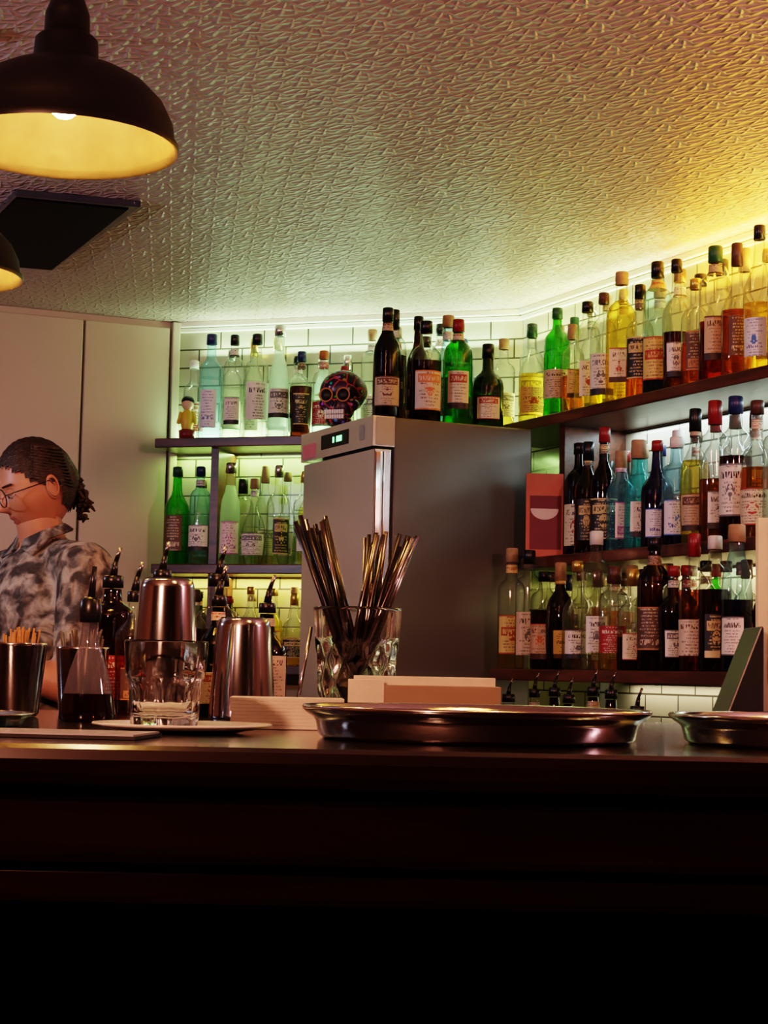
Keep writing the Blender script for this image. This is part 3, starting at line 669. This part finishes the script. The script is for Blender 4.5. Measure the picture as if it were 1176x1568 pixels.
b = MB(); b.box(-.036, .134, 2.0, 2.075, 0, .050, 0); b.box(-.030, .128, 2.006, 2.069, .050, .060, 1); b.box(-.036, .004, 1.999, 2.0, 0, .056, 1)  # light painted in: pale front sheet as lit end, darker body as shaded side
b.obj('napkin_box', [simple('napkin_box_shaded', (.30, .21, .15), .5), NAP], (0, 0, ZBAR+.0005), bevel=.002)
def tin(name, x, y, rb, rt, h, inverted=True):
    b = MB()
    if inverted: b.lathe([(0, rb-.001), (.002, rb+.001), (.005, rb), (h*.25, rb-.001), (h-.012, rt+.001), (h-.004, rt-.001), (h, rt-.005), (h-.002, rt-.010), (h-.002, 1e-4)], 40)
    else: b.lathe([(0, 1e-4), (0, rb-.003), (.004, rb), (h-.004, rt), (h, rt+.0015), (h, rt-.0005), (.006, rb-.002), (.006, 1e-4)], 40)
    return b.obj(name, [STL], (x, y, ZBAR+.0005))
tin('cocktail_shaker_tin', -.270, 2.25, .043, .0335, .176); tin('cocktail_shaker_tin', -.181, 2.36, .043, .0345, .132)
tin('bar_cup', -.462, 2.28, .030, .038, .092, False); tin('bar_cup', -.405, 2.44, .030, .036, .09, False)
for (x, y, h, mt, nn) in ((-.462, 2.28, .105, simple('wood_pick', (.45, .22, .08), .5), 'cocktail_picks'), (-.405, 2.44, .108, simple('dark_pick', (.05, .03, .02), .4), 'cocktail_picks')):
    b = MB()
    for i in range(34):
        a = rnd.uniform(0, 2*pi); r1 = .022*math.sqrt(rnd.random()); a2 = a+rnd.uniform(-.6, .6); r2 = .033*math.sqrt(rnd.random())
        b.tube((r1*cos(a)*.8, r1*sin(a)*.8, .008), (r2*cos(a2), r2*sin(a2), h+rnd.uniform(-.008, .008)), .0013, seg=6)
    b.obj(nn, [mt], (x, y, ZBAR+.0008))
b = MB(); b.lathe([(0, 1e-4), (0, .031), (.004, .0335), (.012, .033), (.032, .029)], 32, 1); b.lathe([(.032, .029), (.06, .022), (.085, .0135), (.100, .010), (.118, .010)], 32, 0)
b.lathe([(.116, .0105), (.116, .0125), (.128, .0135), (.142, .0125), (.146, .008), (.146, 1e-4)], 20, 2); b.tube((0, 0, .145), (.003, 0, .182), .0045, .003, 8, 2)
b.obj('bitters_decanter', [thin_glass('textured_clear', (.85, .80, .85), .15, .8), GL['dark'], CP['black']], (-.344, 2.12, ZBAR+.0005))
for x, y, H, R, c, ov in ((-.388, 2.58, .195, .033, 'k', dict(cap='black')), (-.318, 2.585, .205, .033, 'A', dict(label='cream')), (-.345, 2.50, .17, .026, 'r', {}), (-.235, 2.57, .20, .033, 'O', {}), (-.225, 2.47, .165, .026, 'N', {}), (-.165, 2.58, .16, .030, 'K', {})):
    bottle(c, x, y, ZBAR, H, R, spout=True, **{**dict(cap='black'), **ov})
b = MB(); b.tube((-.100, 2.09, .002), (-.083, 2.12, .115), .0022, seg=8); b.ell((-.1005, 2.089, .006), (.009, .005, .006), 0, 12, 8); b.obj('bar_spoon', [STL], (0, 0, ZBAR+.001))
b = MB(); b.box(-.09, .09, -.05, .05, 0, .003, 0); b.box(-.088, .088, -.048, .048, .003, .0045, 1); b.obj('drinks_menu_card', [BLACKP, simple('paper_cool', (.4, .42, .48), .25)], (-.30, 1.66, ZBAR+.0005), -.12)
e = empty('point_of_sale_terminal', (.412, 2.20, ZBAR+.0005))
b = MB(); b.prism([(.0, .0), (.046, 0), (.046, .128), (.042, .128), (.0, .018)], -.05, .05, 0, M=Matrix.Rotation(pi/2, 4, 'X'))
b.obj('stand', [simple('slate_plastic', (.022, .026, .034), .35)], parent=e, bevel=.003)
b = MB(); b.box(.047, .16, -.012, .004, 0, .262, 0); b.box(.060, .153, -.0128, -.012, .06, .25, 1); b.obj('screen', [simple('white_plastic', (.70, .66, .58), .35), simple('dark_screen_glass', (.02, .02, .025), .1)], parent=e, bevel=.002)

# ------------------------------------------------------------ bartender
FX = Vector((-.8, -.6)); LX = Vector((.6, -.8)); BC = Vector((-.735, 3.87))
def Bp(f, l, z): p = BC+FX*f+LX*l; return Vector((p.x, p.y, z))
man = empty('bartender', (BC.x, BC.y, 0))
prims = []
def cap_(a, b_, r0, r1, tag): prims.append((a, b_, r0, r1, tag))
bodyR = Matrix(((FX.x, LX.x, 0, 0), (FX.y, LX.y, 0, 0), (0, 0, 1, 0), (0, 0, 0, 1)))
ells = [(Bp(0, 0, .95), (.115, .16, .13), 1), (Bp(.01, 0, 1.12), (.115, .155, .16), 0), (Bp(0, 0, 1.29), (.118, .168, .16), 0), (Bp(-.02, 0, 1.38), (.085, .15, .08), 0)]
for s in (1, -1):
    cap_(Bp(-.01, s*.09, 1.395), Bp(-.01, s*.178, 1.385), .058, .060, 0)
    el = Bp(.03, s*.235, 1.14); sh = Bp(-.01, s*.185, 1.38); mid = sh.lerp(el, .68)
    cap_(sh, mid, .061, .056, 0); cap_(mid, el, .045, .041, 2)
    wr = Bp(.235, s*.105, 1.205 if s > 0 else 1.165); cap_(el, wr, .042, .027, 2)
    S = Vector((.335, 0)); z0 = wr.z
    def C(a, zz, rr=.053): a = math.radians(a)*s; return Bp(S.x+rr*cos(a), S.y+rr*sin(a), zz)
    cap_(wr, C(115, z0+.005, .060), .026, .022, 2); cap_(C(118, z0+.028, .060), C(100, z0-.018, .058), .017, .015, 2)
    for k in range(4):
        zz = z0-.024+k*.019; L_ = (50, 35, 28, 34)[k]
        cap_(C(105, zz), C(75, zz), .0095, .009, 2); cap_(C(75, zz), C(L_+12, zz), .009, .0082, 2); cap_(C(L_+12, zz), C(L_-12, zz), .0082, .0072, 2)
    cap_(C(125, z0+.03, .058), C(150, z0+.042), .011, .0095, 2); cap_(C(150, z0+.042), C(172, z0+.05), .0095, .008, 2)
    hip = Bp(0, s*.085, .92); kn = Bp(.02, s*.10, .50); an = Bp(-.01, s*.10, .10)
    cap_(hip, kn, .085, .06, 1); cap_(kn, an, .06, .045, 1)
    cap_(Bp(-.03, s*.10, .046), Bp(.15, s*.115, .038), .045, .036, 3)
cap_(Bp(-.01, 0, 1.41), Bp(.015, 0, 1.50), .054, .050, 2)
b = MB()
for a, c, r0, r1, t in prims: b.cap(a, c, r0, r1, 0)
for c, r, t in ells: b.ell(c, r, 0, 28, 18, R=bodyR)
tmp = b.obj('tmp_body', [])
rm = tmp.modifiers.new('R', 'REMESH'); rm.mode = 'VOXEL'; rm.voxel_size = .0072
sm = tmp.modifiers.new('S', 'SMOOTH'); sm.iterations = 5; sm.factor = .5
dg = bpy.context.evaluated_depsgraph_get(); me = bpy.data.meshes.new_from_object(tmp.evaluated_get(dg)); me.name = 'body'
bpy.data.objects.remove(tmp)
def camo():
    m, nt, out = newmat('printed_camo_shirt'); b = pbsdf(nt, out, (.3, .3, .28), .8)
    tc = nt.nodes.new('ShaderNodeTexCoord'); n = nt.nodes.new('ShaderNodeTexNoise'); n.inputs['Scale'].default_value = 30; n.inputs['Detail'].default_value = 4; n.inputs['Distortion'].default_value = .5
    nt.links.new(tc.outputs['Object'], n.inputs['Vector'])
    cr = nt.nodes.new('ShaderNodeValToRGB')
    cr.color_ramp.elements[0].position = .40; cr.color_ramp.elements[0].color = (.04, .035, .03, 1)
    cr.color_ramp.elements[1].position = .47; cr.color_ramp.elements[1].color = (.11, .095, .08, 1)
    e1 = cr.color_ramp.elements.new(.54); e1.color = (.22, .19, .16, 1); e2 = cr.color_ramp.elements.new(.64); e2.color = (.36, .32, .27, 1)
    nt.links.new(n.outputs[0], cr.inputs[0]); nt.links.new(cr.outputs[0], b.inputs['Base Color'])
    n2 = nt.nodes.new('ShaderNodeTexNoise'); n2.inputs['Scale'].default_value = 9; n2.inputs['Distortion'].default_value = 2; nt.links.new(tc.outputs['Object'], n2.inputs['Vector'])
    bp = nt.nodes.new('ShaderNodeBump'); bp.inputs['Distance'].default_value = .035; bp.inputs['Strength'].default_value = .8; nt.links.new(n2.outputs[0], bp.inputs['Height']); nt.links.new(bp.outputs[0], b.inputs['Normal'])
    return m
CAMO = camo()
SKIN = simple('skin', (.44, .20, .12), .48, noise=.14, nscale=14, Subsurface_Weight=.08)
def hairm():
    m, nt, out = newmat('dark_brown_hair'); b = pbsdf(nt, out, (.03, .015, .01), .42)
    tc = nt.nodes.new('ShaderNodeTexCoord'); mp = nt.nodes.new('ShaderNodeMapping'); mp.inputs['Scale'].default_value = (6, 60, 60); nt.links.new(tc.outputs['Object'], mp.inputs[0])
    n = nt.nodes.new('ShaderNodeTexNoise'); n.inputs['Scale'].default_value = 4; n.inputs['Detail'].default_value = 4; n.inputs['Distortion'].default_value = .6; nt.links.new(mp.outputs[0], n.inputs['Vector'])
    nt.links.new(mixc(nt, n.outputs[0], (.008, .005, .003), (.055, .026, .014)), b.inputs['Base Color'])
    bp = nt.nodes.new('ShaderNodeBump'); bp.inputs['Distance'].default_value = .004; bp.inputs['Strength'].default_value = 1.; nt.links.new(n.outputs[0], bp.inputs['Height']); nt.links.new(bp.outputs[0], b.inputs['Normal'])
    return m
HAIR = hairm()
for m in (CAMO, simple('dark_trousers', (.02, .02, .025), .8), SKIN, simple('black_shoe', (.012, .012, .012), .35)): me.materials.append(m)
def segd(p, a, c, r0, r1):
    d = c-a; t = max(0, min(1, (p-a).dot(d)/max(d.length_squared, 1e-9))); return (p-(a+d*t)).length-(r0+(r1-r0)*t)
inv = bodyR.to_3x3().transposed()
for p in me.polygons:
    c = p.center; best = 9; tag = 0
    for a, c1, r0, r1, t in prims:
        dd = segd(c, a, c1, r0, r1)
        if dd < best: best = dd; tag = t
    for ec, er, t in ells:
        q = inv @ (c-ec); k = math.sqrt((q.x/er[0])**2+(q.y/er[1])**2+(q.z/er[2])**2); dd = (k-1)*min(er)
        if dd < best: best = dd; tag = t
    p.material_index = tag; p.use_smooth = True
body = bpy.data.objects.new('body', me); COL.objects.link(body); body.parent = man; body.location = (-BC.x, -BC.y, 0)
b = MB()
for s in (1, -1):
    pts = [Bp(.058, s*.012, 1.432), Bp(.062, s*.075, 1.415), Bp(.03, s*.083, 1.452), Bp(-.03, s*.078, 1.475), Bp(-.055, s*.0, 1.482), Bp(-.035, s*.0, 1.492), Bp(-.02, s*.055, 1.488), Bp(.03, s*.058, 1.470), Bp(.052, s*.012, 1.452)]
    b.add(pts, [(0, 1, 2, 7), (0, 7, 8), (2, 3, 6, 7), (3, 4, 5, 6)], 0)
o = b.obj('collar', [CAMO], parent=man, loc=(-BC.x, -BC.y, 0)); so = o.modifiers.new('s', 'SOLIDIFY'); so.thickness = .005; so.offset = 0
b = MB()
for z in (1.40, 1.33, 1.26, 1.19): b.ell(Bp(.122 if z < 1.35 else .105, 0, z), (.006, .006, .006), 0, 10, 8)
b.obj('buttons', [CP['black']], parent=man, loc=(-BC.x, -BC.y, 0))
hp = Bp(.018, 0, 1.565); he = empty('head', hp-Vector((BC.x, BC.y, 0)), rotm=(0, math.radians(20), math.radians(212))); he.parent = man
he.scale = (.94, .94, .94)
g = lambda x, s: math.exp(-(x/s)**2)
def headp(x, y, z, grow=0.):
    X = .094*x; Y = .074*y; Z = .113*z
    if z < 0:
        k = min(1, -z); Y *= 1-.30*k*k; X *= 1-(.42*k if x < 0 else .06*k)
        if x < 0: Z *= 1-.15*k
    if x > 0:
        X -= .006*x*x*g(y, .6)
        X += .026*g(y, .14)*(max(0, min(1, (.14-z)/.36)) if z > -.24 else max(0, 1-(-.24-z)/.07))*(x**2)
        X -= .010*g(abs(y)-.36, .17)*g(z-.08, .12); X += .005*g(z-.25, .09)*g(y, .6)
        X += .007*g(y, .24)*g(z+.42, .045)+.006*g(y, .22)*g(z+.53, .04)-.003*g(y, .25)*g(z+.475, .02)
        X += .010*g(y, .3)*g(z+.80, .14); Y += .004*math.copysign(1, y)*g(abs(y)-.6, .2)*g(z+.12, .2)
    v = Vector((X, Y, Z)); return v*(1+grow)
SEG, RG = 72, 56; vs = []; fs = []
for j in range(RG+1):
    th = pi*j/RG
    for i in range(SEG):
        a = 2*pi*i/SEG; vs.append((sin(th)*cos(a), sin(th)*sin(a), -cos(th)))
for j in range(RG):
    for i in range(SEG): fs.append((j*SEG+i, j*SEG+(i+1) % SEG, (j+1)*SEG+(i+1) % SEG, (j+1)*SEG+i))
b = MB(); b.add([headp(*v) for v in vs], fs, 0)
for k, f in enumerate(b.f):
    c = [sum(vs[i][q] for i in f)/4 for q in range(3)]
    if c[0] > .5 and abs(c[1]) < .26 and -.57 < c[2] < -.39: b.m[k] = 1
for s in (1, -1):
    b.ell((-.006, s*.073, -.004), (.017, .007, .028), 0, 16, 12, R=Matrix.Rotation(s*.25, 4, 'Z')); b.torus((-.005, s*.078, .0), .016, .0035, 0, ax=Matrix.Rotation(pi/2, 4, 'X') @ Matrix.Diagonal((.8, 1.35, 1, 1)), seg=20, t=6)
    b.ell((.0745, s*.029, .006), (.011, .013, .010), 2, 16, 12); b.ell((.0775, s*.029, .0085), (.0105, .0135, .0085), 0, 16, 12); b.ell((.0840, s*.029, .001), (.0025, .004, .003), 3, 10, 8)
    b.cap((.086, s*.016, .026), (.077, s*.045, .029), .0028, .0022, 3, 8)
b.obj('face', [SKIN, simple('lips', (.36, .12, .09), .45), simple('eye_white', (.7, .68, .65), .2), HAIR], parent=he)
b = MB(); hf = []
for f in fs:
    c = [sum(vs[i][q] for i in f)/4 for q in range(3)]
    hl = c[2]-.95*c[0]+.12+.05*sin(c[1]*23)
    if hl > 0 and c[2] > -.60+.06*sin(c[1]*31) and not (abs(c[1]) > .8 and c[2] < .05 and c[0] > -.25): hf.append(f)
hr = random.Random(5)
b.add([headp(*v, .055+.02*abs(sin(v[1]*17+v[2]*6))+.008*sin(v[0]*40+v[1]*30)) for v in vs], hf, 0)
for i in range(60):
    a = hr.uniform(0, 2*pi); rr = hr.uniform(.0, .030)
    c = Vector((-.080-hr.uniform(0, .020), rr*cos(a)*1.2, -.046+rr*sin(a)*1.7))
    b.cap(c, c+Vector((hr.uniform(-.014, .008), hr.uniform(-.016, .016), hr.uniform(-.026, .008))), .0070, .0025, 0, 7)
for s in (1, -1):
    for i in range(12):
        z = .02+.006*i
        b.cap((.035-.002*i, s*.0745, z+.012), (-.055, s*(.070-.0007*i), z-.035+.002*i), .0045, .0035, 0, 7)
o = b.obj('hair', [HAIR], parent=he)
b = MB()
for s in (1, -1):
    b.torus((.101, s*.031, .003), .023, .0015, 0, ax=Matrix.Rotation(pi/2, 4, 'Y') @ Matrix.Diagonal((.9, 1, 1, 1)), seg=32, t=6)
    b.tube((.100, s*.053, .008), (.0, s*.082, .014), .0013, seg=6); b.tube((0, s*.082, .014), (-.014, s*.076, -.008), .0013, seg=6)
b.tube((.102, .009, .008), (.102, -.009, .008), .0014, seg=6)
b.obj('glasses', [simple('glasses_frame', (.05, .035, .03), .3, .6)], parent=he)
c = Bp(.335, 0, 1.10)
b = MB(); b.lathe([(0, 1e-4), (0, .030), (.006, .034), (.11, .042), (.112, .043), (.15, .034), (.165, .022), (.17, .020), (.195, .019), (.20, .015), (.20, 1e-4)], 32); b.obj('held_cocktail_shaker', [STL], parent=man, loc=c-Vector((BC.x, BC.y, 0)))

# ------------------------------------------------------------ lights
def area(name, P, x0, x1, d, z, color, e, up=True, w=.025, tilt=0., spread=pi):
    l = bpy.data.lights.new(name, 'AREA'); l.shape = 'RECTANGLE'; l.size = x1-x0; l.size_y = w; l.color = color; l.energy = e; l.spread = spread
    o = bpy.data.objects.new(name, l); COL.objects.link(o); p = P((x0+x1)/2, d); o.location = (p.x, p.y, z)
    ang = AB if P is PB else AR
    o.rotation_euler = Euler(((pi if up else 0)+tilt, 0, ang))
area('led_strip', PB, .03, LB-.05, .018, TOPB+.012, (.58, 1., .60), 6.5, True)
area('led_strip', PR, .10, .85, .018, TOPR+.012, (.80, 1., .38), 4.5, True)
area('led_strip', PR, .88, 2.2, .018, TOPR+.012, (1., .68, .20), 7., True)
area('led_strip', PB, .10, LB-.05, .03, CEIL-.115, (.64, 1., .62), 2.0, True)
area('led_strip', PR, .05, .80, .03, CEIL-.115, (.84, 1., .42), 1.2, True)
area('led_strip', PR, .90, 2.0, .05, CEIL-.12, (1., .47, .03), 7.5, True)
area('led_strip', PB, .03, .95, .03, TOPB-.036, (.55, 1., .28), 2.3, False)
area('led_strip', PB, .03, .95, .03, MIDB-.036, (.95, .85, .20), 1.7, False)
area('led_strip', PR, .62, 2.2, .03, TOPR-.036, (.72, .95, 1.), 3.2, False)
area('led_strip', PR, .62, 2.2, .03, MIDR-.036, (1., .82, .46), 3.0, False)
area('led_strip', PR, .62, 2.2, .03, LOWR-.036, (1., .85, .62), 1.5, False)
def add_ceiling_fill(name, loc, target, color, e, size):  # unseen fill lights, added to brighten the ceiling
    l = bpy.data.lights.new(name, 'AREA'); l.shape = 'DISK'; l.size = size; l.color = color; l.energy = e
    o = bpy.data.objects.new(name, l); COL.objects.link(o); o.location = loc
    o.rotation_euler = (Vector(target)-Vector(loc)).to_track_quat('-Z', 'Y').to_euler()
add_ceiling_fill('added_ceiling_fill', (-.9, .3, 2.0), (-.3, 3.6, 2.36), (1., .40, .25), 24., .12)
add_ceiling_fill('added_ceiling_fill', (1.40, 1.9, 1.9), (.1, 3.9, 2.36), (1., .42, .46), 10., .12)
add_ceiling_fill('added_ceiling_fill', (-2.1, 3.0, 1.9), (-.7, 4.2, 2.31), (.72, .76, 1.), 7., .12)
w = bpy.data.worlds.new('world'); scene.world = w; w.use_nodes = True
w.node_tree.nodes['Background'].inputs[0].default_value = (.03, .02, .018, 1); w.node_tree.nodes['Background'].inputs[1].default_value = .3

# ------------------------------------------------------------ camera
cam = bpy.data.cameras.new('camera'); co = bpy.data.objects.new('camera', cam); COL.objects.link(co)
cam.sensor_fit = 'HORIZONTAL'; cam.sensor_width = 36; cam.lens = 2800/1200*36; cam.clip_start = .05
co.location = (0, 0, ZC)
R = Matrix.Rotation(math.radians(95.1), 4, 'X') @ Matrix.Rotation(math.radians(1.15), 4, 'Z')
co.rotation_euler = R.to_euler()
scene.camera = co
scene.view_settings.view_transform = 'Filmic'
for lk in ('High Contrast', 'Filmic - High Contrast', 'Medium High Contrast'):
    try:
        scene.view_settings.look = lk; break
    except Exception: pass
scene.view_settings.exposure = .78
scene.cycles.transparent_max_bounces = 24
